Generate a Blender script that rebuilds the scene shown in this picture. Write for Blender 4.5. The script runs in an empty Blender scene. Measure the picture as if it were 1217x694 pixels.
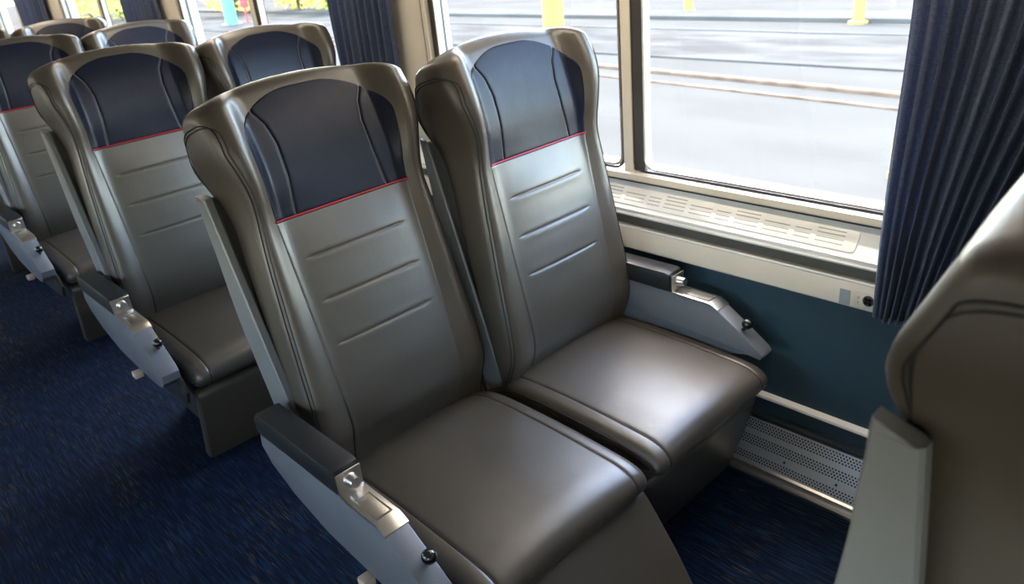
import bpy, math, random
import numpy as np
from mathutils import Matrix, Vector
random.seed(7)
SC = bpy.context.scene
COL = SC.collection
R = math.radians

# ------------------------------------------------------------------ materials
def nmat(name):
    m = bpy.data.materials.new(name); m.use_nodes = True
    nt = m.node_tree; b = nt.nodes['Principled BSDF']
    return m, nt, b
def node(nt, t, **kw):
    n = nt.nodes.new(t)
    for k, v in kw.items():
        if k.startswith('i_'): n.inputs[k[2:].replace('_', ' ')].default_value = v
        else: setattr(n, k, v)
    return n
def ramp(nt, stops):
    r = nt.nodes.new('ShaderNodeValToRGB'); e = r.color_ramp.elements
    while len(e) < len(stops): e.new(.5)
    for k, (p, c) in enumerate(stops):
        e[k].position = p; e[k].color = (*c, 1)
    return r
def coord(nt, scale=(1, 1, 1)):
    tc = nt.nodes.new('ShaderNodeTexCoord'); mp = nt.nodes.new('ShaderNodeMapping')
    mp.inputs['Scale'].default_value = scale
    nt.links.new(tc.outputs['Object'], mp.inputs['Vector']); return mp.outputs[0]
def simple(name, col, rough=.5, metal=0., var=.08, bump=0., bscale=400, vscale=6, spec=.5, coat=0.):
    m, nt, b = nmat(name)
    v = coord(nt)
    nz = node(nt, 'ShaderNodeTexNoise', i_Scale=vscale, i_Detail=3.)
    nt.links.new(v, nz.inputs['Vector'])
    lo = tuple(c * (1 - var) for c in col); hi = tuple(min(1, c * (1 + var)) for c in col)
    rp = ramp(nt, [(.3, lo), (.7, hi)])
    nt.links.new(nz.outputs['Fac'], rp.inputs['Fac']); nt.links.new(rp.outputs['Color'], b.inputs['Base Color'])
    b.inputs['Roughness'].default_value = rough; b.inputs['Metallic'].default_value = metal
    b.inputs['Specular IOR Level'].default_value = spec
    b.inputs['Coat Weight'].default_value = coat
    if bump:
        n2 = node(nt, 'ShaderNodeTexNoise', i_Scale=float(bscale), i_Detail=2.)
        nt.links.new(v, n2.inputs['Vector'])
        bp = node(nt, 'ShaderNodeBump', i_Strength=bump, i_Distance=.001)
        nt.links.new(n2.outputs['Fac'], bp.inputs['Height']); nt.links.new(bp.outputs['Normal'], b.inputs['Normal'])
    return m
def leather(name, col, rough=.4, spec=.8):
    m, nt, b = nmat(name)
    v = coord(nt)
    vo = node(nt, 'ShaderNodeTexVoronoi', i_Scale=420.); nt.links.new(v, vo.inputs['Vector'])
    n1 = node(nt, 'ShaderNodeTexNoise', i_Scale=5., i_Detail=4.); nt.links.new(v, n1.inputs['Vector'])
    rp = ramp(nt, [(.3, tuple(c * .88 for c in col)), (.7, tuple(c * 1.1 for c in col))])
    nt.links.new(n1.outputs['Fac'], rp.inputs['Fac']); nt.links.new(rp.outputs['Color'], b.inputs['Base Color'])
    n2 = node(nt, 'ShaderNodeTexNoise', i_Scale=14., i_Detail=3.); nt.links.new(v, n2.inputs['Vector'])
    mr = node(nt, 'ShaderNodeMapRange'); mr.inputs['To Min'].default_value = rough - .06; mr.inputs['To Max'].default_value = rough + .06
    nt.links.new(n2.outputs['Fac'], mr.inputs['Value']); nt.links.new(mr.outputs[0], b.inputs['Roughness'])
    bp = node(nt, 'ShaderNodeBump', i_Strength=.12, i_Distance=.0008)
    nt.links.new(vo.outputs['Distance'], bp.inputs['Height'])
    bp2 = node(nt, 'ShaderNodeBump', i_Strength=.18, i_Distance=.006)
    nt.links.new(n2.outputs['Fac'], bp2.inputs['Height']); nt.links.new(bp.outputs['Normal'], bp2.inputs['Normal'])
    nt.links.new(bp2.outputs['Normal'], b.inputs['Normal'])
    b.inputs['Specular IOR Level'].default_value = spec
    return m

M = {}
M['leather'] = leather('grey_brown_leather', (.062, .050, .036), .38)
M['leather_panel'] = leather('grey_leather', (.064, .055, .043), .38)
M['navy'] = leather('navy_leather', (.006, .0085, .021), .34, .22)
M['seam'] = simple('dark_thread', (.018, .017, .016), .6)
M['red'] = simple('red_cord', (.36, .008, .022), .45)
M['shell'] = simple('grey_shell_plastic', (.175, .178, .18), .40, bump=.1, bscale=900)
M['arm_grey'] = simple('grey_painted_metal', (.150, .160, .175), .36, bump=.08, bscale=700)
M['pad'] = simple('black_arm_pad', (.013, .014, .015), .42, bump=.15, bscale=900)
M['chrome'] = simple('chrome', (.60, .565, .52), .30, 1.)
M['steel'] = simple('brushed_steel', (.62, .60, .56), .30, 1., bump=.1, bscale=120)
M['black'] = simple('gloss_black_plastic', (.008, .008, .009), .12, coat=.5)
M['base'] = simple('dark_base_metal', (.022, .023, .025), .5)
M['cream'] = simple('cream_rubber', (.62, .50, .36), .6)
M['beige'] = simple('beige_laminate', (.76, .68, .56), .40, vscale=3)
M['white'] = simple('white_sill_and_glint', (.80, .78, .74), .35)
M['gasket'] = simple('dark_gasket', (.05, .045, .042), .5)
M['recess'] = simple('grey_recess', (.10, .095, .082), .4)
M['teal'] = simple('dark_teal_vinyl', (.024, .058, .080), .55, bump=.5, bscale=800)
M['ceiling'] = simple('ceiling_laminate', (.70, .66, .60), .5)
M['alu'] = simple('aluminium_trim', (.58, .56, .53), .34, 1.)
M['slot'] = simple('dark_slot', (.34, .32, .29), .7)
M['label'] = simple('grey_label', (.33, .36, .38), .4)

def curtain_mat():
    m, nt, b = nmat('navy_curtain_cloth')
    v = coord(nt, (1, 1, 1))
    w = node(nt, 'ShaderNodeTexWave', i_Scale=95., i_Distortion=1.5, i_Detail=2.); w.bands_direction = 'Z'
    nt.links.new(v, w.inputs['Vector'])
    nz = node(nt, 'ShaderNodeTexNoise', i_Scale=160., i_Detail=3.); nt.links.new(v, nz.inputs['Vector'])
    mx = node(nt, 'ShaderNodeMath', operation='MULTIPLY'); nt.links.new(w.outputs['Fac'], mx.inputs[0]); nt.links.new(nz.outputs['Fac'], mx.inputs[1])
    rp = ramp(nt, [(.05, (.040, .058, .115)), (.65, (.16, .20, .32))])
    nt.links.new(mx.outputs[0], rp.inputs['Fac']); nt.links.new(rp.outputs['Color'], b.inputs['Base Color'])
    b.inputs['Roughness'].default_value = .85; b.inputs['Sheen Weight'].default_value = .15
    bp = node(nt, 'ShaderNodeBump', i_Strength=.3, i_Distance=.002); nt.links.new(mx.outputs[0], bp.inputs['Height']); nt.links.new(bp.outputs['Normal'], b.inputs['Normal'])
    tl = nt.nodes.new('ShaderNodeBsdfTranslucent'); nt.links.new(rp.outputs['Color'], tl.inputs[0])
    ms = nt.nodes.new('ShaderNodeMixShader'); ms.inputs[0].default_value = .35
    nt.links.new(b.outputs[0], ms.inputs[1]); nt.links.new(tl.outputs[0], ms.inputs[2]); nt.links.new(ms.outputs[0], nt.nodes['Material Output'].inputs[0])
    return m
M['curtain'] = curtain_mat()

def carpet_mat():
    m, nt, b = nmat('navy_carpet')
    v = coord(nt, (420, 12, 1)); n1 = node(nt, 'ShaderNodeTexNoise', i_Scale=1., i_Detail=1.); nt.links.new(v, n1.inputs['Vector'])
    v2 = coord(nt, (7, 3, 1)); n2 = node(nt, 'ShaderNodeTexNoise', i_Scale=1., i_Detail=2.); nt.links.new(v2, n2.inputs['Vector'])
    v3 = coord(nt, (150, 9, 1)); n3 = node(nt, 'ShaderNodeTexNoise', i_Scale=1., i_Detail=2.); nt.links.new(v3, n3.inputs['Vector'])
    base = ramp(nt, [(.35, (.001, .004, .011)), (.52, (.0015, .008, .024)), (.68, (.004, .022, .056))])
    nt.links.new(n3.outputs['Fac'], base.inputs['Fac'])
    ad = node(nt, 'ShaderNodeMath', operation='MULTIPLY_ADD'); nt.links.new(n2.outputs['Fac'], ad.inputs[0]); ad.inputs[1].default_value = .45; nt.links.new(n1.outputs['Fac'], ad.inputs[2])
    th = ramp(nt, [(.88, (0, 0, 0)), (.94, (1, 1, 1))]); nt.links.new(ad.outputs[0], th.inputs['Fac'])
    mix = nt.nodes.new('ShaderNodeMixRGB'); nt.links.new(th.outputs['Color'], mix.inputs['Fac']); nt.links.new(base.outputs['Color'], mix.inputs[1])
    mix.inputs[2].default_value = (.055, .047, .032, 1)
    nt.links.new(mix.outputs[0], b.inputs['Base Color']); b.inputs['Roughness'].default_value = .9; b.inputs['Specular IOR Level'].default_value = .15
    v4 = coord(nt, (1, 1, 1)); n4 = node(nt, 'ShaderNodeTexNoise', i_Scale=500., i_Detail=2.); nt.links.new(v4, n4.inputs['Vector'])
    bp = node(nt, 'ShaderNodeBump', i_Strength=.6, i_Distance=.002); nt.links.new(n4.outputs['Fac'], bp.inputs['Height']); nt.links.new(bp.outputs['Normal'], b.inputs['Normal'])
    return m
M['carpet'] = carpet_mat()

def perf_mat():
    # perforated sheet: three bands of staggered round holes; object x = up the plate, y = along it
    m, nt, b = nmat('perforated_steel')
    tc = nt.nodes.new('ShaderNodeTexCoord'); sp = nt.nodes.new('ShaderNodeSeparateXYZ'); nt.links.new(tc.outputs['Object'], sp.inputs[0])
    def math_(op, a, bb=None, c=None):
        n = node(nt, 'ShaderNodeMath', operation=op)
        for k, q in enumerate((a, bb, c)):
            if q is None: continue
            if isinstance(q, (int, float)): n.inputs[k].default_value = q
            else: nt.links.new(q, n.inputs[k])
        return n.outputs[0]
    P = .0095
    u = math_('DIVIDE', sp.outputs['X'], P * .866); row = math_('FLOOR', u)
    odd = math_('MULTIPLY', math_('MODULO', math_('ADD', row, 100.), 2.), .5)
    vv = math_('ADD', math_('DIVIDE', sp.outputs['Y'], P), odd)
    du = math_('MULTIPLY', math_('SUBTRACT', math_('FRACT', u), .5), .866); dv = math_('SUBTRACT', math_('FRACT', math_('ADD', vv, 1000.)), .5)
    r2 = math_('ADD', math_('MULTIPLY', du, du), math_('MULTIPLY', dv, dv))
    hole = math_('LESS_THAN', r2, .088)
    # bands
    band = None
    for lo, hi in ((1, 4), (7, 11), (13, 17)):
        q = math_('MULTIPLY', math_('GREATER_THAN', row, lo - .5), math_('LESS_THAN', row, hi - .5))
        band = q if band is None else math_('ADD', band, q)
    hole = math_('MULTIPLY', hole, band)
    mix = nt.nodes.new('ShaderNodeMixRGB'); nt.links.new(hole, mix.inputs['Fac'])
    mix.inputs[1].default_value = (.55, .57, .59, 1); mix.inputs[2].default_value = (.006, .006, .007, 1)
    nt.links.new(mix.outputs[0], b.inputs['Base Color'])
    mt = math_('SUBTRACT', 1., hole); nt.links.new(math_('MULTIPLY', mt, .6), b.inputs['Metallic'])
    b.inputs['Roughness'].default_value = .36
    return m
M['perf'] = perf_mat()

def glass_mat():
    m = bpy.data.materials.new('window_glass'); m.use_nodes = True; nt = m.node_tree
    nt.nodes.remove(nt.nodes['Principled BSDF']); out = nt.nodes['Material Output']
    tr = nt.nodes.new('ShaderNodeBsdfTransparent'); tr.inputs[0].default_value = (.95, .97, .96, 1)
    gl = nt.nodes.new('ShaderNodeBsdfGlossy'); gl.inputs['Roughness'].default_value = .02
    lw = nt.nodes.new('ShaderNodeLayerWeight'); lw.inputs[0].default_value = .5
    pw = node(nt, 'ShaderNodeMath', operation='POWER'); nt.links.new(lw.outputs['Facing'], pw.inputs[0]); pw.inputs[1].default_value = 5.
    ma = node(nt, 'ShaderNodeMath', operation='MULTIPLY_ADD'); nt.links.new(pw.outputs[0], ma.inputs[0]); ma.inputs[1].default_value = .4; ma.inputs[2].default_value = .03
    mx = nt.nodes.new('ShaderNodeMixShader'); nt.links.new(ma.outputs[0], mx.inputs[0]); nt.links.new(tr.outputs[0], mx.inputs[1]); nt.links.new(gl.outputs[0], mx.inputs[2])
    nt.links.new(mx.outputs[0], out.inputs[0]); return m
M['glass'] = glass_mat()

# ------------------------------------------------------------------ mesh helpers
class MB:
    def __init__(s): s.v = []; s.f = []; s.mi = []; s.cur = 0
    def add(s, vs, fs, mi=None):
        o = len(s.v); s.v += [tuple(map(float, p)) for p in vs]
        s.f += [tuple(i + o for i in f) for f in fs]; s.mi += [s.cur if mi is None else mi] * len(fs)
    def box(s, a, b, bev=0., mi=None):
        x0, y0, z0 = [min(p, q) for p, q in zip(a, b)]; x1, y1, z1 = [max(p, q) for p, q in zip(a, b)]
        if not bev:
            s.add([(x0, y0, z0), (x1, y0, z0), (x1, y1, z0), (x0, y1, z0), (x0, y0, z1), (x1, y0, z1), (x1, y1, z1), (x0, y1, z1)],
                  [(3, 2, 1, 0), (4, 5, 6, 7), (0, 1, 5, 4), (1, 2, 6, 5), (2, 3, 7, 6), (3, 0, 4, 7)], mi); return
        bm_box(s, (x0, y0, z0), (x1, y1, z1), bev, mi)
    def prism(s, prof, x0, x1, axis='x', bev=0., mi=None):
        """closed polygon prof of (a,b) pairs swept along an axis; bev chamfers the two end rims"""
        n = len(prof)
        P = np.array(prof, float); area = 0.5 * sum(P[i][0] * P[(i + 1) % n][1] - P[(i + 1) % n][0] * P[i][1] for i in range(n))
        if area < 0: P = P[::-1]
        def ins(d):
            Q = []
            for i in range(n):
                a, b, c = P[i - 1], P[i], P[(i + 1) % n]
                e1 = (b - a) / (np.linalg.norm(b - a) + 1e-12); e2 = (c - b) / (np.linalg.norm(c - b) + 1e-12)
                n1 = np.array([-e1[1], e1[0]]); n2 = np.array([-e2[1], e2[0]])
                k = 1 + n1 @ n2
                Q.append(b + (n1 + n2) / max(k, .25) * d)
            return np.array(Q)
        rings = [(x0, P), (x1, P)] if not bev else [(x0, ins(bev)), (x0 + bev * .3, ins(bev * .3)), (x0 + bev, P), (x1 - bev, P), (x1 - bev * .3, ins(bev * .3)), (x1, ins(bev))]
        def mk(x, q):
            return {'x': (x, q[0], q[1]), 'y': (q[0], x, q[1]), 'z': (q[0], q[1], x)}[axis]
        vs = [mk(x, q) for x, Q in rings for q in Q]; fs = []
        for k in range(len(rings) - 1):
            for i in range(n):
                j = (i + 1) % n; fs.append((k * n + i, k * n + j, (k + 1) * n + j, (k + 1) * n + i))
        fs.append(tuple(range(n))[::-1]); fs.append(tuple((len(rings) - 1) * n + i for i in range(n)))
        s.add(vs, fs, mi)
    def grid(s, V, closed_u=False, mi=None):
        """V[nv][nu] points"""
        nv, nu = len(V), len(V[0]); fs = []
        for j in range(nv - 1):
            for i in range(nu if closed_u else nu - 1):
                k = (i + 1) % nu; fs.append((j * nu + i, j * nu + k, (j + 1) * nu + k, (j + 1) * nu + i))
        s.add([p for r in V for p in r], fs, mi)
    def tube(s, pts, r, seg=8, closed=False, mi=None, caps=True):
        P = [Vector(p) for p in pts]; n = len(P); rings = []; prev = None
        for i, p in enumerate(P):
            a = P[i - 1] if (i > 0 or closed) else P[i]; b = P[(i + 1) % n] if (i < n - 1 or closed) else P[i]
            t = (b - a).normalized()
            if prev is None:
                up = Vector((0, 0, 1)) if abs(t.z) < .9 else Vector((1, 0, 0))
                x = t.cross(up).normalized()
            else:
                x = (prev - t * prev.dot(t)).normalized()
            prev = x; y = t.cross(x)
            rr = r[i] if isinstance(r, (list, tuple)) else r
            rings.append([p + (x * math.cos(2 * math.pi * k / seg) + y * math.sin(2 * math.pi * k / seg)) * rr for k in range(seg)])
        if closed: rings.append(rings[0])
        o = len(s.v); s.grid(rings, True, mi)
        if caps and not closed:
            s.f.append(tuple(o + k for k in range(seg))[::-1]); s.mi.append(s.cur if mi is None else mi)
            s.f.append(tuple(o + (n - 1) * seg + k for k in range(seg))); s.mi.append(s.cur if mi is None else mi)
    def lathe(s, prof, c, axis=(0, 0, 1), seg=20, mi=None):
        """prof: (radius, height) along axis from c"""
        a = Vector(axis).normalized(); u = a.orthogonal().normalized(); w = a.cross(u); c = Vector(c)
        rings = [[c + a * h + (u * math.cos(2 * math.pi * k / seg) + w * math.sin(2 * math.pi * k / seg)) * r for k in range(seg)] for r, h in prof]
        s.grid(rings, True, mi)
    def ball(s, c, r, mi=None, seg=20):
        s.lathe([(max(1e-5, r * math.sin(a)), -r * math.cos(a)) for a in np.linspace(0, math.pi, 13)], c, seg=seg, mi=mi)
    def build(s, name, mats, parent=None, smooth=True, angle=35., loc=None):
        me = bpy.data.meshes.new(name); me.from_pydata(s.v, [], s.f)
        if not isinstance(mats, (list, tuple)): mats = [mats]
        for m in mats: me.materials.append(m)
        for p, i in zip(me.polygons, s.mi): p.material_index = i
        import bmesh
        bm = bmesh.new(); bm.from_mesh(me); bmesh.ops.remove_doubles(bm, verts=bm.verts, dist=1e-6)
        bmesh.ops.recalc_face_normals(bm, faces=bm.faces); bm.to_mesh(me); bm.free()
        if smooth:
            me.polygons.foreach_set('use_smooth', [True] * len(me.polygons)); me.set_sharp_from_angle(angle=R(angle))
        o = bpy.data.objects.new(name, me); COL.objects.link(o)
        if parent is not None: o.parent = parent
        if loc is not None: o.location = loc
        return o
def bm_box(s, a, b, bev, mi):
    x0, y0, z0 = a; x1, y1, z1 = b; q = bev
    prof = []
    for (cx, cy, a0) in ((x1 - q, y1 - q, 0), (x0 + q, y1 - q, 90), (x0 + q, y0 + q, 180), (x1 - q, y0 + q, 270)):
        for k in range(4): 
            t = R(a0 + 30 * k); prof.append((cx + q * math.cos(t), cy + q * math.sin(t)))
    s.prism(prof, z0, z1, 'z', bev * .8, mi)

def tag(o, label=None, cat=None, group=None, kind=None):
    if label: o['label'] = label
    if cat: o['category'] = cat
    if group: o['group'] = group
    if kind: o['kind'] = kind
    return o
def empty(name, loc=(0, 0, 0), rz=0.):
    o = bpy.data.objects.new(name, None); COL.objects.link(o); o.location = loc; o.rotation_euler = (0, 0, rz); o.empty_display_size = .1
    return o
def copy_tree(o, parent=None):
    c = o.copy(); COL.objects.link(c)
    if parent is not None: c.parent = parent
    for ch in list(o.children): copy_tree(ch, c)
    return c

def ip(x, tab):
    return float(np.interp(x, [a for a, _ in tab], [b for _, b in tab]))
def sst(a, b, x):
    t = min(1, max(0, (x - a) / (b - a))); return t * t * (3 - 2 * t)

# ------------------------------------------------------------------ seat back surface (s across, t up the back, n towards the sitter)
T0 = .931
WT = [(-.08, .270), (.03, .274), (.14, .270), (.35, .259), (.52, .248), (.62, .238), (.68, .242), (.74, .256), (.80, .270), (.86, .275), (.95, .275)]
BT = [(-.08, .004), (0, .010), (.25, .016), (.5, .026), (.64, .034), (.76, .060), (.86, .060), (.95, .050)]
CT = [(-.08, -.070), (-.005, -.058), (.045, -.012), (.085, .003), (.18, .006), (.35, .004), (.62, .0), (.72, .004), (.84, -.008), (.95, -.035)]
NR = [(-.08, -.075), (0, -.085), (.3, -.105), (.6, -.125), (.68, -.140), (.74, -.170), (.80, -.158), (.86, -.130), (.95, -.095)]
def smooth_tab(tab, k=.03):
    xs = np.linspace(-.1, 1, 441); ys = np.interp(xs, [a for a, _ in tab], [b for _, b in tab])
    ker = np.exp(-.5 * (np.arange(-60, 61) * (xs[1] - xs[0]) / k) ** 2); ker /= ker.sum()
    yp = np.pad(ys, 60, mode='edge'); ys = np.convolve(yp, ker, 'valid')
    return list(zip(xs.tolist(), ys.tolist()))
WT = smooth_tab(WT, .022); BT = smooth_tab(BT, .03); CT = smooth_tab(CT, .03); NR = smooth_tab(NR, .025)
_X = np.array([a for a, _ in WT]); _W = np.array([b for _, b in WT]); _B = np.array([b for _, b in BT]); _C = np.array([b for _, b in CT]); _N = np.array([b for _, b in NR])
def fW(t): return float(np.interp(t, _X, _W))
def fN(t): return float(np.interp(t, _X, _N))
def rc(t):       # front corner radius
    return .034 + .020 * sst(.60, .76, t)
def front(s, t):
    w = fW(t); a = abs(s)
    n = float(np.interp(t, _X, _C)) + float(np.interp(t, _X, _B)) * sst(.160, .230, a)
    n -= .010 * (1 - (a / .19) ** 2) * sst(.02, .2, t) * (1 - sst(.5, .62, t)) * -1 if a < .19 else 0
    n += .012 * sst(.58, .70, t) * (min(a, .2) / .2) ** 2
    if a > w - rc(t):
        d = min(rc(t), a - (w - rc(t))); n -= rc(t) - math.sqrt(max(0, rc(t) * rc(t) - d * d))
    return n
def arch(s, t):      # the top edge is arched: columns near the sides end lower
    return t - .034 * (abs(s) / .265) ** 2.2 * sst(.60, .90, t)
HD = .032            # height of the rounded top
def dome(t):         # factor 1 below, falling to 0 at T0
    if t < T0 - HD: return 1., t
    a = (t - (T0 - HD)) / HD
    return math.sqrt(max(0, 1 - a * a)), t
def back_point(s, t, off=0.):
    n = front(s, t); k, _ = dome(t)
    mid = (n + fN(t)) / 2
    n = mid + (n - mid) * k + off
    return (s, -n, arch(s, t))

def tvals():
    a = list(np.linspace(-.08, T0 - HD, 62)) + [T0 - HD + HD * math.sin(q) for q in np.linspace(0, math.pi / 2, 10)[1:]]
    return a
def section(t):
    w = fW(t); nr = fN(t); pts = []
    k, _ = dome(t)
    ss = list(np.linspace(-(w - rc(t)), w - rc(t), 31))
    arc = [rc(t) * math.sin(q) for q in np.linspace(0, math.pi / 2, 7)[1:]]
    ss = [-(w - rc(t)) - d for d in arc[::-1]] + ss + [(w - rc(t)) + d for d in arc]
    F = [(s, front(s, t)) for s in ss]
    nfe = F[-1][1]                       # front height at the side
    rr = .03
    side = list(np.linspace(nfe, nr + rr, 7)[1:])
    right = [(side_x(t, q), q) for q in side]
    rear_r = [(w - rr + rr * math.cos(q), nr + rr - rr * math.sin(q)) for q in np.linspace(0, math.pi / 2, 6)[1:]]
    rear = [(s, nr) for s in np.linspace(w - rr, -(w - rr), 9)[1:-1]]
    full = F + right + rear_r + rear + [(-s, n) for s, n in (right + rear_r)[::-1]]
    out = []
    for s, n in full:
        fr = front(max(-w, min(w, s * .999)), t)
        mid = (front(max(-(w - rc(t)), min(w - rc(t), s)), t) + nr) / 2
        sk = 1.0 - (1 - k) * .10
        out.append((s * sk, -(mid + (n - mid) * max(k, .02)), arch(s, t)))
    return out
def side_x(t, n):
    w = fW(t); a = front(w - .0001, t); b = fN(t) + .03
    return w + .002 * math.sin(math.pi * min(1, max(0, (n - a) / (b - a))))
def make_back_cushion():
    m = MB(); V = [section(t) for t in tvals()]
    m.grid(V, True)
    n = len(V[0]); o = 0
    m.f.append(tuple(range(n))[::-1]); m.mi.append(0)
    m.f.append(tuple((len(V) - 1) * n + i for i in range(n))); m.mi.append(0)
    return m

def b_half(t):       # half width of the centre panel seam
    if t > .79:
        return .197 * max(0, 1 - (min(t, .900) - .79) ** 2.3 / .110 ** 2.3) ** (1 / 2.3)
    return float(np.interp(t, [-.05, 0, .3, .6, .66, .73, .79], [.172, .176, .184, .188, .189, .194, .197]))
def pillow(e, w=.006, h=.0030, base=-.003):   # e = distance from the panel's edge
    q = min(1, max(0, e) / w); return base + (h - base) * math.sqrt(1 - (1 - q) ** 2)
def edge_samples(a, b, n):
    L = b - a; k = min(1., L / .05); e = [q * k for q in (0, .0015, .004, .008, .013)]
    mid = list(np.linspace(a + .02 * k, b - .02 * k, n))
    return [a + q for q in e] + mid + [b - q for q in e[::-1]]
GRV = [.505, .396, .286]
TR = .606
def make_back_panel():
    m = MB(); ts = sorted(set(list(np.round(np.linspace(-.06, TR, 90), 5)) + [g + d for g in GRV for d in np.linspace(-.012, .012, 13)] + [TR - q for q in (.0015, .004, .008)]))
    V = []; gs = []
    for t in ts:
        bw = b_half(t); row = []
        for s in edge_samples(-bw, bw, 34):
            off = pillow(min(bw - abs(s), TR - t))
            for gi, g in enumerate(GRV):
                lim = 1 - sst(.128, .140, abs(s + .0))
                d = t - g
                off -= lim * .0042 * math.exp(-(d / .0028) ** 2)
                off += lim * .0006 * math.exp(-((abs(d) - .012) / .006) ** 2)
            row.append(back_point(s, t, off))
        V.append(row)
    m.grid(V)
    # stitched groove lines
    for g in GRV:
        pts = [back_point(s, g, -.0015) for s in np.linspace(-.128, .128, 25)]
        m.tube(pts, .0014, 6, mi=1)
    return m
def in_line(t):      # seam between the navy centre and its side wedges
    return float(np.interp(t, [TR, .70, .78, .83, .865, .95], [.130, .119, .117, .127, .146, .20]))
TW = next(t for t in np.linspace(.8, .900, 2000) if b_half(t) <= in_line(t) + .0004)
def make_headrest(which):
    m = MB(); V = []
    top = .8985 if which == 0 else TW
    ts = [TR + q for q in (0, .0015, .004, .008, .013)] + list(np.linspace(TR + .02, top - .02, 40)) + [top - q for q in (.013, .008, .004, .002, .001, 0)]
    for t in ts:
        bw = b_half(t); il = min(in_line(t), bw)
        lo, hi = {0: (-il, il), 1: (il, bw), -1: (-bw, -il)}[which]
        row = []
        for s in edge_samples(lo, max(lo + .0006, hi), 26 if which == 0 else 9):
            off = pillow(min(s - lo, hi - s, t - TR, (top - t) * (2. if which == 0 else 1.)), h=.0032)
            row.append(back_point(s, t, off))
        V.append(row)
    m.grid(V); return m
def make_piping():
    m = MB(); bw = b_half(TR) + .001
    m.tube([back_point(s, TR + .001, .003) for s in np.linspace(-bw, bw, 33)], .0024, 8); return m
def surf_x(t, n):    # outward x of the body where its front corner or side reaches height n
    w = fW(t); a, b = w - rc(t), w - .0001
    if n <= front(b, t): return side_x(t, n)
    for _ in range(30):
        c = (a + b) / 2
        if front(c, t) > n: a = c
        else: b = c
    return a
def make_seams(sg):
    m = MB()
    if 1:
        for dd in (0, .0065):
            pts = []
            for t in np.linspace(-.05, .800, 54):
                w = fW(t); d = rc(t) * .80 - dd
                s = w - rc(t) + d; n = front(s, t)
                pts.append((sg * (s + .0005), -n - .0006, arch(s, t)))
            # the seam turns back over the side of the headrest and down its rear edge
            t1 = .800; nf = pts[-1][1] * -1; nb = fN(.78) + .022 + dd
            for q in np.linspace(0, math.pi, 46)[1:]:
                sq = math.sin(q) ** .62 if 0 < q < math.pi - 1e-6 else 0; cq = math.copysign(abs(math.cos(q)) ** .62, math.cos(q))
                t = t1 + (.104 - dd * 1.1) * sq - .03 * (q / math.pi)
                n = (nf + nb) / 2 + (nf - nb) / 2 * cq
                n = max(n, fN(t) + .020)
                xx = surf_x(t, n) + .0008
                pts.append((sg * xx, -n, arch(xx, t)))
            pts.append((sg * (side_x(.70, nb) + .0006), -max(nb, fN(.70) + .02), .70))
            m.tube(pts, .0015, 6)
    return m
def make_shell(left, right):
    m = MB()
    ts = list(np.linspace(-.12, .70, 30))
    V = []
    for t in ts:
        w = .262; nr = fN(max(-.08, min(t, .62))) - .010
        V.append([(s, -(nr - .012 * (1 - (s / w) ** 4)), t) for s in np.linspace(-w, w, 13)])
    Vi = [[(x, y - .006, z) for x, y, z in r] for r in V]
    nu = 13
    m.grid([V[j] + Vi[j][::-1] for j in range(len(ts))], True)
    m.f.append(tuple(range(2 * nu))); m.mi.append(0); m.f.append(tuple((len(ts) - 1) * 2 * nu + i for i in range(2 * nu))); m.mi.append(0)
    for sg, th in ((-1, left), (1, right)):
        V = []
        for t in ts:
            w = .2605; nr = fN(max(-.08, min(t, .62))) - .014
            nf = float(np.interp(t, [-.12, 0, .35, .66, .70], [-.035, -.045, -.075, -.102, -.106])) - (.02 if th < .02 else 0)
            nrr = nr - .04 * (1 - sst(.35, .70, t)) - .012
            c = min(.004, th * .3)
            V.append([(sg * w, -nf + c, t), (sg * (w + c), -nf, t), (sg * (w + th - c), -nf, t), (sg * (w + th), -nf + c, t), (sg * (w + th), -nrr - c, t), (sg * (w + th - c), -nrr, t), (sg * w, -nrr, t)])
        n = 7; o = len(m.v)
        V.append([(x, y * .96 + .005, z + (.014 if i >= 4 else -.002)) for i, (x, y, z) in enumerate(V[-1])])
        m.grid(V, True)
        m.f.append(tuple(o + i for i in range(n))); m.mi.append(0); m.f.append(tuple(o + (len(V) - 1) * n + i for i in range(n))); m.mi.append(0)
    return m

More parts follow.
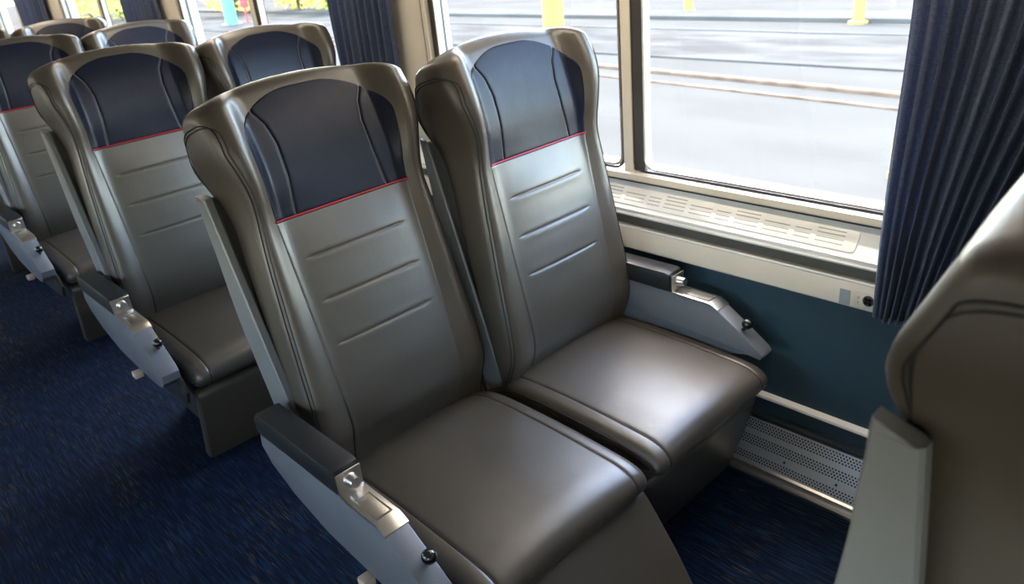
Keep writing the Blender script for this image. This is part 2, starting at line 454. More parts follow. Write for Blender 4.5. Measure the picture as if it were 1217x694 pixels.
# ------------------------------------------------------------------ seat cushion
CHW = .263
def cushion_profile():
    top = [(.12, .385), (.07, .418), (.03, .436), (0, .443), (-.10, .448), (-.20, .448), (-.30, .446), (-.38, .442), (-.43, .439)]
    nose = []
    cy, cz, ry, rz = -.432, .394, .098, .046
    for a in np.linspace(90, -80, 15): nose.append((cy - ry * math.cos(R(a)), cz + rz * math.sin(R(a))))
    under = [(-.38, .345), (-.2, .342), (0, .338), (.12, .335)]
    P = np.array(top + nose + under)
    # resample the upper path densely
    d = np.r_[0, np.cumsum(np.hypot(*np.diff(P, axis=0).T))]
    q = np.linspace(0, d[-1], 90)
    Q = np.c_[np.interp(q, d, P[:, 0]), np.interp(q, d, P[:, 1])]
    for _ in range(6): Q[1:-1] = (Q[:-2] + 2 * Q[1:-1] + Q[2:]) / 4
    return Q
def make_cushion():
    m = MB(); Q = cushion_profile(); n = len(Q)
    T = np.gradient(Q, axis=0); T /= np.linalg.norm(T, axis=1)[:, None]; N = np.c_[-T[:, 1], T[:, 0]]   # outward?
    c = Q.mean(0)
    if ((Q - c) * N).sum() < 0: N = -N
    r = .026; seam = .214
    ss = [0, .06, .12, .165, .198, .206, .210, .212, .214, .216, .218, .222, .230, CHW - r] + [CHW - r + r * math.sin(a) for a in np.linspace(0, math.pi / 2, 7)[1:]]
    ss = [-q for q in ss[:0:-1]] + ss
    V = []
    for s in ss:
        a = abs(s); d = 0.
        if a > CHW - r: e = a - (CHW - r); d = r - math.sqrt(max(0, r * r - e * e))
        g = .0034 * math.exp(-((a - seam) / .0030) ** 2)
        crown = .018 * (1 - (a / CHW) ** 2)
        V.append([(s, *(q - nn * (d + g) + np.array([0, crown * max(0, nn[1])]))) for q, nn in zip(Q, N)])
    m.grid(V, True)
    L = len(V)
    m.f.append(tuple(range(n))); m.mi.append(0); m.f.append(tuple((L - 1) * n + i for i in range(n))); m.mi.append(0)
    return m, Q, N
def make_cushion_seams(sg):
    _, Q, N = make_cushion(); m = MB()
    if 1:
        m.tube([(sg * .214, *(q - nn * .0022 + np.array([0, .018 * (1 - (.214 / CHW) ** 2) * max(0, nn[1])]))) for q, nn in zip(Q[6:74], N[6:74])], .0013, 6)
        for dep in (.013, .024):
            r = .026; e = r * .92 if dep < .02 else r; d = r - math.sqrt(max(0, r * r - e * e)) if dep < .02 else r + .006
            m.tube([(sg * (CHW - r + e + .0005), *(q - nn * d)) for q, nn in zip(Q[10:74], N[10:74])], .0018, 6)
    return m

def make_legrest():
    # local: hinge at the origin, panel hangs down -z, front face towards -y
    m = MB(); L = .30; w = .262; th = .045
    prof = [(-th, -.004), (-th * .96, .010), (-th * .75, .020), (-th * .4, .022), (0, .012), (0, -L + .01), (-.012, -L), (-th + .012, -L), (-th - .004, -L + .014), (-th - .008, -L * .5), (-th - .004, -.05)]
    m.prism(prof, -w, w, 'x', .012); return m
def make_base(side):
    m = MB()
    m.box((-.235, -.36, .255), (.235, .10, .336), .012)                       # pan under the cushion
    m.prism([(-.30, .255), (.10, .255), (.06, .03), (.08, 0), (-.22, 0), (-.20, .03)], -.17, .17, 'x', .008)
    return m

# ------------------------------------------------------------------ armrest
def build_arm(parent, ax, inn):
    """ax: x of the arm's centre in seat space, inn: +1 if the seat lies on its +x side"""
    hw = .0285
    a = MB()
    prof = [(.175, .575), (-.172, .575), (-.325, .572), (-.41, .517), (-.478, .470), (-.492, .452), (-.488, .425), (-.465, .402), (-.42, .392), (-.27, .392), (-.08, .408), (.06, .445), (.15, .49), (.185, .53)]
    if inn < 0: prof = prof[:4] + [(-.480, .468), (-.488, .456), (-.480, .442), (-.44, .447), (-.38, .43), (.05, .42), (.15, .49), (.185, .53)]
    a.prism(prof, ax - hw, ax + hw, 'x', .005)
    arm = a.build('armrest', M['arm_grey'], parent, angle=30)
    p = MB()
    pr = [(.178, .580), (.178, .612), (.160, .632), (-.165, .635), (-.176, .631), (-.179, .622), (-.182, .577), (.17, .573)]
    p.prism(pr, ax - hw - .004, ax + hw + .004, 'x', .004)
    p.build('arm_pad', M['pad'], arm, angle=30)
    c = MB(); e = .0015
    c.prism([(-.183, .573), (-.183, .624), (-.187, .628), (-.1885, .626), (-.1885, .5775), (-.318, .5755), (-.338, .5655), (-.344, .5615), (-.345, .558), (-.325, .569), (-.20, .5715)], ax - hw - e, ax + hw + e, 'x', .001)
    # raised rim of a nameplate
    z = .5775
    for (y0, y1, x0, x1) in ((-.225, -.228, -.017, .017), (-.305, -.308, -.017, .017), (-.225, -.308, -.019, -.017), (-.225, -.308, .017, .019)):
        c.box((ax + x0, y0, z - .004), (ax + x1, y1, z + .0012))
    c.build('arm_cover_plate', M['chrome'], arm, angle=25)
    b = MB()
    b.lathe([(.0001, 0), (.016, 0), (.016, .003), (.0145, .004), (.0135, .006), (.0132, .022), (.0115, .026), (.0001, .0265)], (ax, -.188, .603), (0, -1, 0.12), 20)
    b.build('recline_button', M['chrome'], arm, angle=30)
    k = MB()
    kx = ax + inn * .010; 
    k.lathe([(.0001, -.004), (.006, -.004), (.0055, .012), (.0001, .012)], (kx, -.417, .516), (0, -.55, .83), 12)
    k.ball((kx, -.428, .536), .0160)
    k.build('lever_knob', M['black'], arm)
    return arm

def build_seat(loc, recline, legrest, arm_side, label, group=None, slide=0., pedal=False, shift=0.):
    """legrest: angle in degrees (positive = raised forward)"""
    root = empty('passenger_seat', loc)
    tag(root, label, 'seat', group)
    if not PROTO:
        PROTO['cushion'] = make_cushion()[0].build('seat_cushion', M['leather'])
        PROTO['csl'] = make_cushion_seams(-1).build('stitching', M['seam']); PROTO['csr'] = make_cushion_seams(1).build('stitching', M['seam'])
        PROTO['back'] = make_back_cushion().build('backrest', M['leather'], angle=50)
        PROTO['panel'] = make_back_panel().build('back_panel', [M['leather_panel'], M['seam']], angle=60)
        PROTO['head'] = make_headrest(0).build('headrest_panel', M['navy'], angle=60)
        PROTO['hl'] = make_headrest(-1).build('headrest_side_panel', M['navy'], angle=60)
        PROTO['hr'] = make_headrest(1).build('headrest_side_panel', M['navy'], angle=60)
        PROTO['pipe'] = make_piping().build('piping', M['red'])
        PROTO['bsl'] = make_seams(-1).build('stitching', M['seam']); PROTO['bsr'] = make_seams(1).build('stitching', M['seam'])
        PROTO['shell_aisle'] = make_shell(.024, .010).build('back_shell', M['shell'], angle=30)
        PROTO['shell_window'] = make_shell(.010, .010).build('back_shell', M['shell'], angle=30)
        PROTO['leg'] = make_legrest().build('leg_rest', M['leather'], angle=40)
        PROTO['base'] = make_base(0).build('seat_base', M['base'], angle=30)
        for o in PROTO.values(): COL.objects.unlink(o)
    def put(k, parent):
        o = PROTO[k].copy(); o.name = PROTO[k].name.split('.')[0]; COL.objects.link(o); o.parent = parent; return o
    cu = put('cushion', root); put('csl', cu); put('csr', cu)
    bk = put('back', root); bk.location = (shift, slide, .46 if arm_side < 0 else .45); bk.rotation_euler = (-R(recline), 0, 0)
    put('panel', bk); put('head', bk)['label'] = 'navy leather headrest centre'
    put('hl', bk); put('hr', bk); put('pipe', bk)['label'] = 'red piping under the headrest'; put('bsl', bk); put('bsr', bk); put('shell_aisle' if arm_side < 0 else 'shell_window', bk)
    lg = put('leg', root); lg.location = (0, -.435, .325); lg.rotation_euler = (-R(legrest), 0, 0)
    if legrest > 10: lg.location = (0, -.469, .328)
    put('base', root)
    if arm_side:
        ax = -.3237 if arm_side < 0 else .289
        build_arm(root, ax, -arm_side)
        br = MB(); bx = ax - arm_side * .034
        br.prism([(.10, .43), (-.38, .43), (-.46, .40), (-.485, .36), (-.46, .31), (-.42, .29), (.10, .29)], bx - .006, bx + .006, 'x', .003)  # dark plate between the armrest and the cushion side
        br.build('side_plate', M['base'], root)
    if pedal:
        pm = MB(); pm.box((-.370, -.240, .354), (-.340, -.208, .376), .005); pa = MB(); pa.tube([(-.345, -.224, .366), (-.30, -.20, .396)], .005, 8); pa.build('pedal_arm', M['base'], root)
        pm.build('foot_pedal', M['cream'], root)['label'] = 'cream rubber pedal tip'
    return root
PROTO = {}
PITCH = 1.3771
XA, XB = -.098, .460
build_seat((XA, 0, 0), 15.5, 33, -1, 'dark grey leather aisle seat of the nearest pair, leg rest raised', None, .042, True, .010)
build_seat((XB, 0, 0), 11.5, -17, 1, 'grey leather window seat of the nearest pair, beside the big window', None, -.036, False, .012)
build_seat((XA, PITCH, 0), 11.5, -17, -1, 'aisle seat directly behind the seat with the raised leg rest', None, -.020, True)
build_seat((XB, PITCH, 0), 11.5, -17, 1, 'window seat directly behind the nearest window seat, only its headrest showing', None, -.020)
build_seat((XA, 2 * PITCH, 0), 11.5, -17, -1, 'aisle seat in the third row back, cut by the left edge of the photo', None, -.020, True)
build_seat((XB, 2 * PITCH, 0), 11.5, -17, 1, 'window seat of the third row back, headrest in front of the yellow shrubs', None, -.020)
build_seat((XA, 3 * PITCH, 0), 11.5, -17, -1, 'aisle seat in the fourth row back, top of headrest at the left edge', None, -.020)
build_seat((XB, 3 * PITCH, 0), 11.5, -17, 1, 'window seat of the fourth row back, farthest blue headrest by the far curtain', None, -.020)
build_seat((XA, -PITCH + .091, 0), 0, -17, -1, 'blurred seat in the right foreground seen from its aisle side', None, -.050)

build_seat((XB, -PITCH + .091, 0), 0, -17, 1, 'window seat of the foreground row, behind the blurred aisle seat', None, -.050)

# ------------------------------------------------------------------ the car: shell
Y0, Y1 = -4.2, 9.2
XW = .90; XL = -2.30; ZC = 2.25
def struct(name, m, mats, label=None, **kw):
    o = m.build(name, mats, None, **kw); o['kind'] = 'structure'
    return o
m = MB(); m.box((XL - .1, Y0, -.06), (XW + .02, Y1, 0)); struct('floor', m, M['carpet'])
m = MB(); m.box((XL - .1, Y0, ZC), (XW + .15, Y1, ZC + .06)); struct('ceiling', m, M['ceiling'])
m = MB(); m.box((XL - .1, Y0 - .06, 0), (XW + .15, Y0, ZC)); struct('wall_front', m, M['beige'])
m = MB(); m.box((XL - .1, Y1, 0), (XW + .15, Y1 + .06, ZC)); struct('wall_back', m, M['beige'])
WP = 2.36; WC = .065
WZ0, WZ1 = .872, 1.70
ks = [-1, 0, 1, 2, 3]
HW0, HW1 = -.865, .985          # opening relative to the mullion centre
m = MB()
m.box((XW - .02, Y0, WZ1), (XW + .10, Y1, ZC))                 # above the windows
m.box((XW - .012, Y0, 0), (XW + .10, Y1, WZ0 - .01))                 # below
edges = [Y0] + sum([[WC + k * WP + HW0, WC + k * WP + HW1] for k in ks], []) + [Y1]
for i in range(0, len(edges), 2):
    if edges[i + 1] > edges[i]: m.box((XW - .02, edges[i], WZ0 - .01), (XW + .10, edges[i + 1], WZ1))
struct('wall_right', m, M['beige'], smooth=False)
m = MB()
LZ0, LZ1, LI = WZ0 + .05, 1.34, .45  # left openings shrunk so that less daylight enters from this side
m.box((XL - .1, Y0, LZ1), (XL, Y1, ZC)); m.box((XL - .1, Y0, 0), (XL, Y1, LZ0))
ledges = [Y0] + sum([[WC + k * WP + HW0 + LI, WC + k * WP + HW1 - LI] for k in ks], []) + [Y1]
for i in range(0, len(ledges), 2): m.box((XL - .1, ledges[i], LZ0), (XL, ledges[i + 1], LZ1))
struct('wall_left', m, M['beige'], smooth=False)
# right wall lining, bottom to top
m = MB(); m.box((.846, Y0, .245), (XW - .01, Y1, .632)); struct('trim_1', m, M['teal'], smooth=False)         # dark vinyl dado
m = MB(); m.prism([(.846, .240), (.832, .240), (.829, .244), (.831, .250), (.846, .258)], Y0, Y1, 'y'); struct('trim_2', m, M['white'])  # metal strip coloured white to stand in for its bright window reflection
m = MB(); m.box((.858, Y0, .16), (XW - .01, Y1, .242)); struct('trim_3', m, M['teal'], smooth=False)
m = MB(); m.prism([(.832, .624), (.829, .628), (.829, .690), (.832, .697), (.842, .700), (XW - .01, .700), (XW - .01, .624)], Y0, Y1, 'y'); struct('trim_4', m, M['beige'])
m = MB(); m.prism([(.830, .695), (.8285, .698), (.830, .7015), (.834, .7015), (.834, .695)], Y0, Y1, 'y'); struct('trim_10', m, M['white'])  # thin white bead added as the bright glint on the trim's top edge
m = MB(); m.box((.852, Y0, .699), (XW - .01, Y1, .742)); struct('trim_5', m, M['recess'], smooth=False)
# sill: lip with two fine ridges, sloping top
m = MB()
m.prism([(.836, .736), (.829, .738), (.827, .743), (.829, .748), (.834, .749), (.834, .752), (.831, .754), (.831, .759), (.836, .763), (.884, .822), (.889, .836), (XW, .838), (XW, .73), (.85, .73)], Y0, Y1, 'y')
struct('trim_6', m, M['white'], angle=25)
# heater cover
def heater():
    root = empty('heater_cover', (.775, 0, 0)); tag(root, 'perforated metal heater cover along the floor under the window wall', 'heater')
    d = math.hypot(.052, .145); ang = math.atan2(.145, .052)
    m = MB(); m.box((0, Y0 + .02, -.004), (d, Y1 - .02, 0))
    g = m.build('perforated_grille', M['perf'], root, smooth=False); g.location = (0.004, 0, .028); g.rotation_euler = (0, -ang, 0)
    m = MB(); m.prism([(-.022, 0), (-.022, .010), (-.018, .014), (-.006, .014), (-.004, .028), (.004, .032), (.006, .026), (.006, 0)], Y0 + .02, Y1 - .02, 'y'); m.build('floor_strip', M['alu'], root)
    m = MB(); m.prism([(.052, .165), (.052, .177), (.10, .177), (.10, .165)], Y0 + .02, Y1 - .02, 'y'); m.build('top_edge', M['steel'], root)
    m = MB()
    for y in np.arange(-1.5, .2, .16): m.lathe([(.0001, .003), (.003, .0025), (.004, 0)], (.0185, y, .070), (-.94, 0, .34), 10)
    m.build('screws', M['base'], root)
heater()

# ------------------------------------------------------------------ windows
def rrect(y0, y1, z0, z1, r, n=7):
    P = []
    for cy, cz, a0 in ((y1 - r, z1 - r, 0), (y0 + r, z1 - r, 90), (y0 + r, z0 + r, 180), (y1 - r, z0 + r, 270)):
        for k in range(n): a = R(a0 + 90 * k / (n - 1)); P.append((cy + r * math.cos(a), cz + r * math.sin(a)))
    return P
def ring(m, loops, mi=None):
    """loops: list of (x, polygon in y,z) of equal length, lofted"""
    m.grid([[(x, y, z) for y, z in P] for x, P in loops], True, mi)
def window(k, side, name):
    yc = WC + k * WP
    X = lambda x: x if side > 0 else XL - (x - XW)
    m = MB()
    # beige surround with rolled edge
    a, b, z0, z1 = yc + HW0 - .004, yc + HW1 + .004, WZ0 - .032, WZ1 + .02
    ring(m, [(X(XW + .03), rrect(a, b, z0, z1, .09)), (X(XW - .026), rrect(a, b, z0, z1, .09)), (X(XW - .030), rrect(a + .003, b - .003, z0 + .003, z1 - .003, .088)), (X(XW - .030), rrect(a + .022, b - .022, z0 + .022, z1 - .022, .075)), (X(XW - .024), rrect(a + .026, b - .026, z0 + .026, z1 - .026, .072)), (X(XW + .03), rrect(a + .028, b - .028, z0 + .028, z1 - .028, .07))])
    fr = m.build(name, M['beige'], None, angle=25); fr['kind'] = 'structure'
    mu = MB(); mu.box((X(XW - .020), yc + .008, WZ0 - .006), (X(XW + .03), yc + .043, WZ1)); mu.build('mullion', M['beige'], fr, smooth=False)
    g = MB()
    # thin dark gasket outlining the surround
    ring(g, [(X(XW - .018), rrect(a - .005, b + .005, z0 - .005, z1 + .005, .094)), (X(XW - .027), rrect(a - .005, b + .005, z0 - .005, z1 + .005, .094)), (X(XW - .028), rrect(a, b, z0, z1, .09)), (X(XW - .018), rrect(a, b, z0, z1, .09))])
    for (p0, p1) in ((yc + HW0 + .022, yc + .012), (yc + .040, yc + HW1 - .048)):
        q0, q1 = WZ0 - .004, WZ1 - .005
        ring(g, [(X(XW - .012), rrect(p0, p1, q0, q1, .045)), (X(XW - .016), rrect(p0, p1, q0, q1, .045)), (X(XW - .016), rrect(p0 + .007, p1 - .007, q0 + .007, q1 - .007, .04)), (X(XW - .012), rrect(p0 + .007, p1 - .007, q0 + .007, q1 - .007, .04))])
    g.box((X(XW - .014), yc - .035, WZ0), (X(XW + .02), yc + .008, WZ1))
    g.box((X(XW - .014), yc + HW1 - .056, WZ0), (X(XW + .03), yc + HW1 - .026, WZ1))
    g.build('gasket', M['gasket'], fr, angle=30)
    s = MB(); gl = MB()
    for (p0, p1) in ((yc + HW0 + .029, yc - .030), (yc + .047, yc + HW1 - .054)):
        q0, q1 = WZ0 + .003, WZ1 - .012
        ring(s, [(X(XW + .008), rrect(p0, p1, q0, q1, .040)), (X(XW - .014), rrect(p0 + .001, p1 - .001, q0 + .001, q1 - .001, .040)), (X(XW - .019), rrect(p0 + .005, p1 - .005, q0 + .005, q1 - .005, .037)), (X(XW - .017), rrect(p0 + .010, p1 - .010, q0 + .010, q1 - .010, .034)), (X(XW + .008), rrect(p0 + .014, p1 - .014, q0 + .014, q1 - .014, .032))])
        gl.box((X(XW + .001), p0 + .006, q0 + .006), (X(XW + .005), p1 - .006, q1 - .006))
    s.build('pane_frame', M['alu'], fr, angle=40)
    gl.build('window_pane', M['glass'], fr, smooth=False)
n = 1
for k in (0, 1, 2, 3): window(k, 1, 'window_%d' % n); n += 1

# air vent on the sill of the big window
def vent():
    ang = math.atan2(.059, .048); L = .066
    root = empty('air_vent', (.8385, 0, .7665)); tag(root, 'white slotted air vent set in the sunlit sill below the big window', 'vent'); root.rotation_euler = (0, -ang, 0)
    y0, y1 = -.66, .80
    m = MB(); m.prism([(x, y) for y, x in rrect(y0, y1, .004, .064, .012, 5)], -.002, .0025, 'z', .0012); m.build('vent_plate', M['white'], root)
    m = MB(); y = y0 + .035
    lens = [.075, .045, .075]; i = 0
    while y < y1 - .09:
        ln = lens[i % 3]
        for x in (.018, .030, .042, .053)[:3 if i % 3 else 4]:
            m.box((x, y, .0008), (x + .0028, y + ln, .0028))
        y += ln + .016; i += 1
    m.build('vent_slots', M['slot'], root, smooth=False)
vent()

# round power outlet and its label on the beige trim
def outlet():
    root = empty('power_outlet', (.829, -.716, .656)); tag(root, 'round black power outlet in the beige trim beside the near curtain', 'outlet')
    m = MB(); m.box((-.0025, -.028, -.022), (0, .038, .022), .001); m.build('face_plate', M['beige'], root)
    m = MB(); m.lathe([(.0001, .004), (.0135, .004), (.0145, .003), (.0150, 0)], (-.0025, 0, 0), (-1, 0, 0), 24); m.build('socket', M['gasket'], root)
    m = MB()
    for a in (45, 135, 225, 315): m.lathe([(.0001, .0015), (.0045, .0015), (.005, 0)], (-.0064, .0072 * math.cos(R(a)), .0072 * math.sin(R(a))), (-1, 0, 0), 12)
    m.build('socket_holes', M['black'], root)
    m = MB()
    for y, z in ((.026, .004), (.026, -.010)): m.lathe([(.0001, .002), (.003, .0015), (.0035, 0)], (-.0025, y, z), (-1, 0, 0), 12)
    m.build('screws', M['steel'], root)
    l = MB(); l.box((.8275, -.668, .628), (.8292, -.640, .672)); tag(l.build('label_plate', M['label'], smooth=False), 'small grey label stuck on the beige trim left of the outlet', 'label')
outlet()

# ------------------------------------------------------------------ curtains
def curtain(y_edge, dirn, ztop, zbot, wtop, wbot, x0, npl, seed, label, amp=.022, xs=0.):
    rnd = random.Random(seed); m = MB()
    nu = npl * 14; nz = 44
    ph = [rnd.uniform(-.5, .5) for _ in range(npl + 2)]; am = [rnd.uniform(.55, 1.25) for _ in range(npl + 2)]
    V = []
    for j in range(nz + 1):
        z = zbot + (ztop - zbot) * j / nz; g = (z - zbot) / (ztop - zbot)
        w = wbot + (wtop - wbot) * g ** .9
        row = []
        for i in range(nu + 1):
            u = i / nu; q = u * npl; k = int(q)
            ang = 2 * math.pi * (q + .16 * ph[min(k, npl)] * math.sin(math.pi * (q - k))) + .5 * math.sin(3 * g + seed)
            A = amp * am[min(k, npl)] * (1 - .35 * g) * min(1, u * 9 + .15)
            wav = math.sin(ang)
            x = x0 - A * (abs(wav) ** .7) * (1 if wav > 0 else -1) + xs * g
            y = y_edge + dirn * (w * u + .30 * A * math.cos(ang) * min(1, u * 8) + .004 * math.sin(7 * g + seed))
            row.append((x, y, z))
        V.append(row)
    m.grid(V)
    o = m.build('curtain', M['curtain'], None, angle=180)
    sd = o.modifiers.new('thick', 'SOLIDIFY'); sd.thickness = .003
    tag(o, label, 'curtain')
    # stitched hem along the leading edge and the bottom
    h = MB()
    e = [(p[0][0] - .0005, p[0][1], p[0][2]) for p in V]
    h.tube(e, .0032, 6); h.tube([(x, y, z + .002) for x, y, z in V[0]], .0028, 6)
    h.build('hem', M['curtain'], o)
curtain(-.742, -1, 1.72, .632, .75, .26, .800, 18, 3, 'dark navy pleated curtain gathered at the right of the big window')
curtain(1.205, 1, 1.72, .66, .46, .42, .845, 9, 5, 'blue grey curtain on the post behind the nearest pair of headrests')
curtain(3.60, 1, 1.72, .66, .66, .60, .845, 10, 8, 'blurred blue curtain on the second post, above the third row headrests')
curtain(6.05, 1, 1.72, .66, .95, .85, .845, 12, 11, 'farthest blue curtain, at the top left corner of the photo')
m = MB(); m.box((.79, Y0, 1.715), (XW - .015, Y1, 1.76)); struct('trim_7', m, M['beige'], smooth=False)   # curtain track cover

# ------------------------------------------------------------------ outside
ZG = -1.1
def ground_mat(name, c0, c1, sc=.6, mark=None):
    m, nt, b = nmat(name); v = coord(nt, (1, .35, 1))
    nz = node(nt, 'ShaderNodeTexNoise', i_Scale=sc, i_Detail=6.); nt.links.new(v, nz.inputs['Vector'])
    rp = ramp(nt, [(.36, c0), (.62, c1)]); nt.links.new(nz.outputs['Fac'], rp.inputs['Fac']); nt.links.new(rp.outputs['Color'], b.inputs['Base Color'])
    b.inputs['Roughness'].default_value = .9; b.inputs['Specular IOR Level'].default_value = .0; return m
M['pave'] = ground_mat('pale_concrete', (.070, .064, .054), (.079, .073, .063), .9)
M['ballast'] = ground_mat('grey_ballast', (.058, .053, .046), (.086, .079, .069), 1.6)
M['slab'] = ground_mat('worn_concrete', (.078, .072, .063), (.096, .089, .078), 1.2)
M['rust'] = simple('rusty_rail', (.145, .095, .062), .85, spec=.1, var=.3, vscale=3)
M['yellow'] = simple('yellow_post_paint', (.34, .23, .075), .8, spec=.1)
M['tealp'] = simple('teal_post_paint', (.10, .50, .48), .5)
M['redp'] = simple('red_sign_paint', (.55, .03, .03), .5)
M['bark'] = simple('bark', (.10, .07, .045), .9, var=.3, vscale=20)
m = MB(); m.box((1.6, -30, ZG - .1), (80, 110, ZG)); struct('ground', m, M['pave'])
m = MB(); m.box((-80, -30, ZG - .1), (-3, 110, ZG)); struct('ground', m, M['pave'])
def strip(name, p, q, w, h, mat, label, cat):
    """long bar on the ground from p to q"""
    a = Vector((*p, ZG)); b = Vector((*q, ZG)); t = (b - a).normalized(); nrm = Vector((-t.y, t.x, 0)) * w / 2
    m = MB(); c = min(.02, h * .3)
    P = []
    for e in (a, b):
        P.append([e + nrm, e + nrm + Vector((0, 0, h - c)), e + nrm * .7 + Vector((0, 0, h)), e - nrm * .7 + Vector((0, 0, h)), e - nrm + Vector((0, 0, h - c)), e - nrm])
    o = len(m.v); m.grid(P, True); m.f.append((0, 1, 2, 3, 4, 5)); m.mi.append(0); m.f.append((6, 7, 8, 9, 10, 11)); m.mi.append(0)
    ob = m.build(name, mat, smooth=False)
    if label: tag(ob, label, cat)
    else: ob['kind'] = 'structure'
    return ob
def along(p, q, y):
    f = (y - p[1]) / (q[1] - p[1]); return (p[0] + (q[0] - p[0]) * f, y)
p, q = (10.99, 7.81), (10.5, 2.84)
strip('rail', along(p, q, -6), along(p, q, 24), .11, .07, M['rust'], 'farther of two rusty rails on the pale ground outside', 'rail')
p, q = (10.25, 7.20), (9.76, 2.6)
strip('rail', along(p, q, -6), along(p, q, 24), .06, .035, M['rust'], 'nearer and thinner of two rusty rails outside the window', 'rail')
strip('trim_8', (13.6, -6), (15.2, 60), 3.2, .05, M['ballast'], None, None)
strip('trim_9', (17.6, -6), (19.2, 60), 1.2, .12, M['slab'], None, None)
strip('kerb', (15.4, -6), (17.0, 60), .18, .05, M['slab'], 'pale concrete kerb running beyond the grey ballast outside', 'kerb')
def post(x, y, r, h, mat, label):
    m = MB(); m.lathe([(.0001, 0), (r * 1.7, 0), (r * 1.7, .06), (r, .08), (r, h), (r * .7, h + .05), (.0001, h + .06)], (x, y, ZG), seg=14)
    tag(m.build('post', mat), label, 'post')
post(17.2, 6.38, .13, 3, M['yellow'], 'yellow post outside near the top right of the big window')
post(18.8, 12.0, .13, 3, M['yellow'], 'thin yellow post outside near the middle of the big window')
post(15.0, 13.8, .30, 3, M['yellow'], 'broad yellow post outside above the nearest window headrest')
post(6.956, 1.51, .022, .40, M['yellow'], 'slender yellow marker outside low beside the curtain edge')
post(14.6, 33.0, .26, 3.6, M['tealp'], 'teal post outside behind the second row window seat')
m = MB(); m.box((14.8, 31.6, ZG + .7), (14.86, 32.2, ZG + 1.4), .01); m.tube([(14.83, 31.9, ZG), (14.83, 31.9, ZG + .8)], .04)
tag(m.build('red_sign', M['redp']), 'small red sign on a stick outside beside the teal post', 'sign')

# autumn shrubs: a trunk with stems and many separate leaf blades
def leafmat(name, c):
    m, nt, b = nmat(name); oi = nt.nodes.new('ShaderNodeTexCoord')
    nz = node(nt, 'ShaderNodeTexNoise', i_Scale=1.3, i_Detail=3.); nt.links.new(oi.outputs['Object'], nz.inputs['Vector'])
    rp = ramp(nt, [(.35, tuple(q * .6 for q in c)), (.65, c)]); nt.links.new(nz.outputs['Fac'], rp.inputs['Fac']); nt.links.new(rp.outputs['Color'], b.inputs['Base Color'])
    b.inputs['Roughness'].default_value = .7; return m
LM = [leafmat('yellow_leaves', (.80, .62, .06)), leafmat('lime_leaves', (.55, .62, .08)), leafmat('gold_leaves', (.80, .48, .06))]
def shrub(x, y, h, w, mat, label, seed):
    rnd = random.Random(seed); root = empty('autumn_shrub', (x, y, ZG)); tag(root, label, 'shrub', 'yellow shrubs beyond the far windows')
    st = MB(); tips = []
    for i in range(7):
        a = rnd.uniform(0, 6.28); rr = rnd.uniform(.2, .8) * w * .5
        tip = (rr * math.cos(a), rr * math.sin(a), h * rnd.uniform(.6, .95)); tips.append(tip)
        st.tube([(0, 0, 0), (tip[0] * .3, tip[1] * .3, tip[2] * .45), tip], [.07, .045, .012], 6)
    st.build('stems', M['bark'], root)
    lf = MB()
    for i in range(900):
        u = rnd.random() ** .33; a = rnd.uniform(0, 6.28); c = rnd.uniform(-1, 1); q = math.sqrt(1 - c * c)
        p = Vector((w * .5 * u * q * math.cos(a), w * .5 * u * q * math.sin(a), h * .52 + h * .48 * u * c))
        d = Vector((rnd.uniform(-1, 1), rnd.uniform(-1, 1), rnd.uniform(-.6, .6))).normalized() * rnd.uniform(.12, .22); e = d.orthogonal().normalized() * rnd.uniform(.06, .10)
        lf.add([p - d, p + e, p + d, p - e], [(0, 1, 2, 3)])
    lf.build('leaves', mat, root, smooth=False)
k = 0
for (x, y, h, w, mi) in ((18.5, 31, 2.6, 3.4, 1), (18.9, 34.5, 2.8, 3.4, 0), (17.5, 38.5, 3, 3.8, 2), (15.0, 43, 3.0, 4.0, 0), (14.8, 47.5, 3.2, 4.2, 1), (14.6, 52.5, 3.2, 4.4, 0), (15.4, 58, 3.4, 4.6, 2), (15.4, 64, 3.4, 5, 0)):
    shrub(x, y, h, w, LM[mi], 'yellow leaved shrub outside the windows of the rear rows', 40 + k); k += 1

# ------------------------------------------------------------------ light
w = bpy.data.worlds.new('world'); SC.world = w; w.use_nodes = True; nt = w.node_tree
bg = nt.nodes['Background']
sky = nt.nodes.new('ShaderNodeTexSky'); sky.sky_type = 'NISHITA'; sky.sun_disc = False; sky.sun_elevation = R(58); sky.sun_rotation = R(35); sky.air_density = 1.0; sky.dust_density = 1.2; sky.ozone_density = 1.
tint = nt.nodes.new('ShaderNodeMixRGB'); tint.blend_type = 'MULTIPLY'; tint.inputs[0].default_value = 1; tint.inputs[2].default_value = (1.06, 1., .94, 1)
nt.links.new(sky.outputs[0], tint.inputs[1]); nt.links.new(tint.outputs[0], bg.inputs[0]); bg.inputs[1].default_value = 3.8
sd = bpy.data.lights.new('sun', 'SUN'); sd.energy = 7.5; sd.angle = R(.6); sd.color = (1, .95, .87)
so = bpy.data.objects.new('sun', sd); COL.objects.link(so)
dirv = Vector((.155, .50, .85)).normalized()
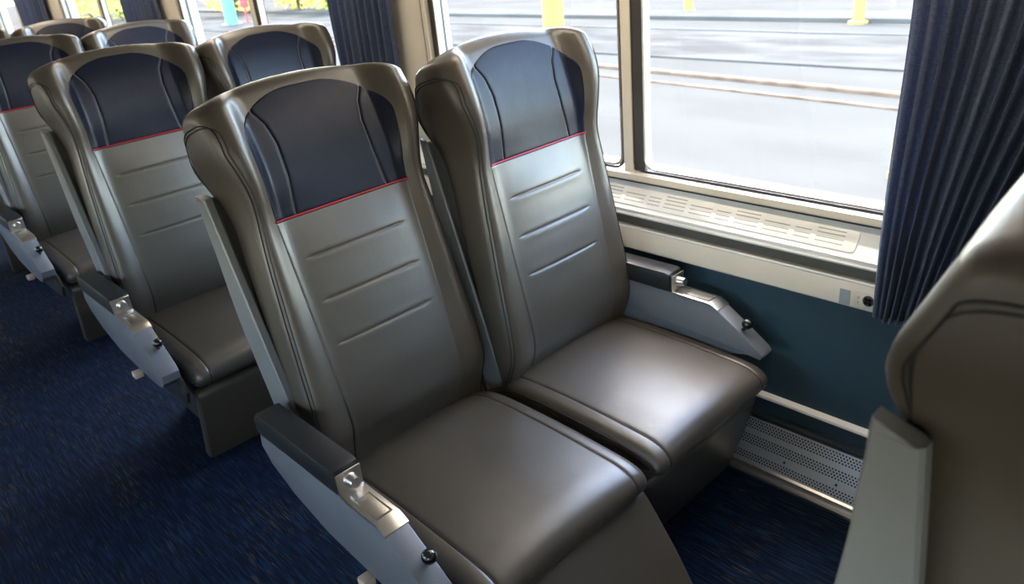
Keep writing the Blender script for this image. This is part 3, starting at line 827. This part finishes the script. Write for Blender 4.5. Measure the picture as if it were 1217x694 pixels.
so.rotation_euler = dirv.to_track_quat('Z', 'Y').to_euler(); so.location = (6, 10, 12)
m = MB(); m.prism([(.36, 1.875), (.36, 1.925), (.375, 1.935), (XW - .02, 1.92), (XW - .02, 1.875)], Y0, Y1, 'y'); struct('trim_11', m, M['ceiling'])   # overhead rack the lamps sit under
# lamps under the overhead rack
for y in np.arange(-2.5, 8.6, 2.2):
    ld = bpy.data.lights.new('ceiling_lamp', 'AREA'); ld.shape = 'RECTANGLE'; ld.size = .16; ld.size_y = 1.6; ld.energy = 9; ld.color = (1, .86, .68)
    lo = bpy.data.objects.new('ceiling_lamp', ld); COL.objects.link(lo); lo.location = (.50, float(y), 1.868)
# portals help sampling the daylight through the windows
for sx in (1, -1):
    for k in ks:
        ld = bpy.data.lights.new('portal', 'AREA'); ld.shape = 'RECTANGLE'; ld.size = WZ1 - WZ0; ld.size_y = HW1 - HW0; ld.cycles.is_portal = True
        lo = bpy.data.objects.new('portal', ld); COL.objects.link(lo)
        lo.location = ((XW + .06) if sx > 0 else (XL - .06), WC + k * WP + (HW0 + HW1) / 2, (WZ0 + WZ1) / 2)
        lo.rotation_euler = (0, R(90 if sx > 0 else -90), 0)

# ------------------------------------------------------------------ camera
cd = bpy.data.cameras.new('camera'); cam = bpy.data.objects.new('camera', cd); COL.objects.link(cam)
cd.sensor_width = 36; cd.sensor_fit = 'HORIZONTAL'; cd.lens = 902.32 / 1217 * 36; cd.clip_start = .02; cd.clip_end = 300
fw = Vector((.59794396, .67608047, -.43055571)); rt = Vector((.71520866, -.69253488, -.09419132)); up = Vector((.36185576, .25161604, .89763566))
mw = Matrix((rt, up, -fw)).transposed().to_4x4(); mw.translation = (-.98417864, -1.39368863, 1.60213784)
cam.matrix_world = mw
cd.dof.use_dof = True; cd.dof.focus_distance = 1.75; cd.dof.aperture_fstop = 5.0
SC.camera = cam
SC.view_settings.view_transform = 'Standard'; SC.view_settings.look = 'None'; SC.view_settings.gamma = 1; SC.view_settings.use_curve_mapping = False
SC.view_settings.exposure = 0.12
SC.cycles.use_denoising = True
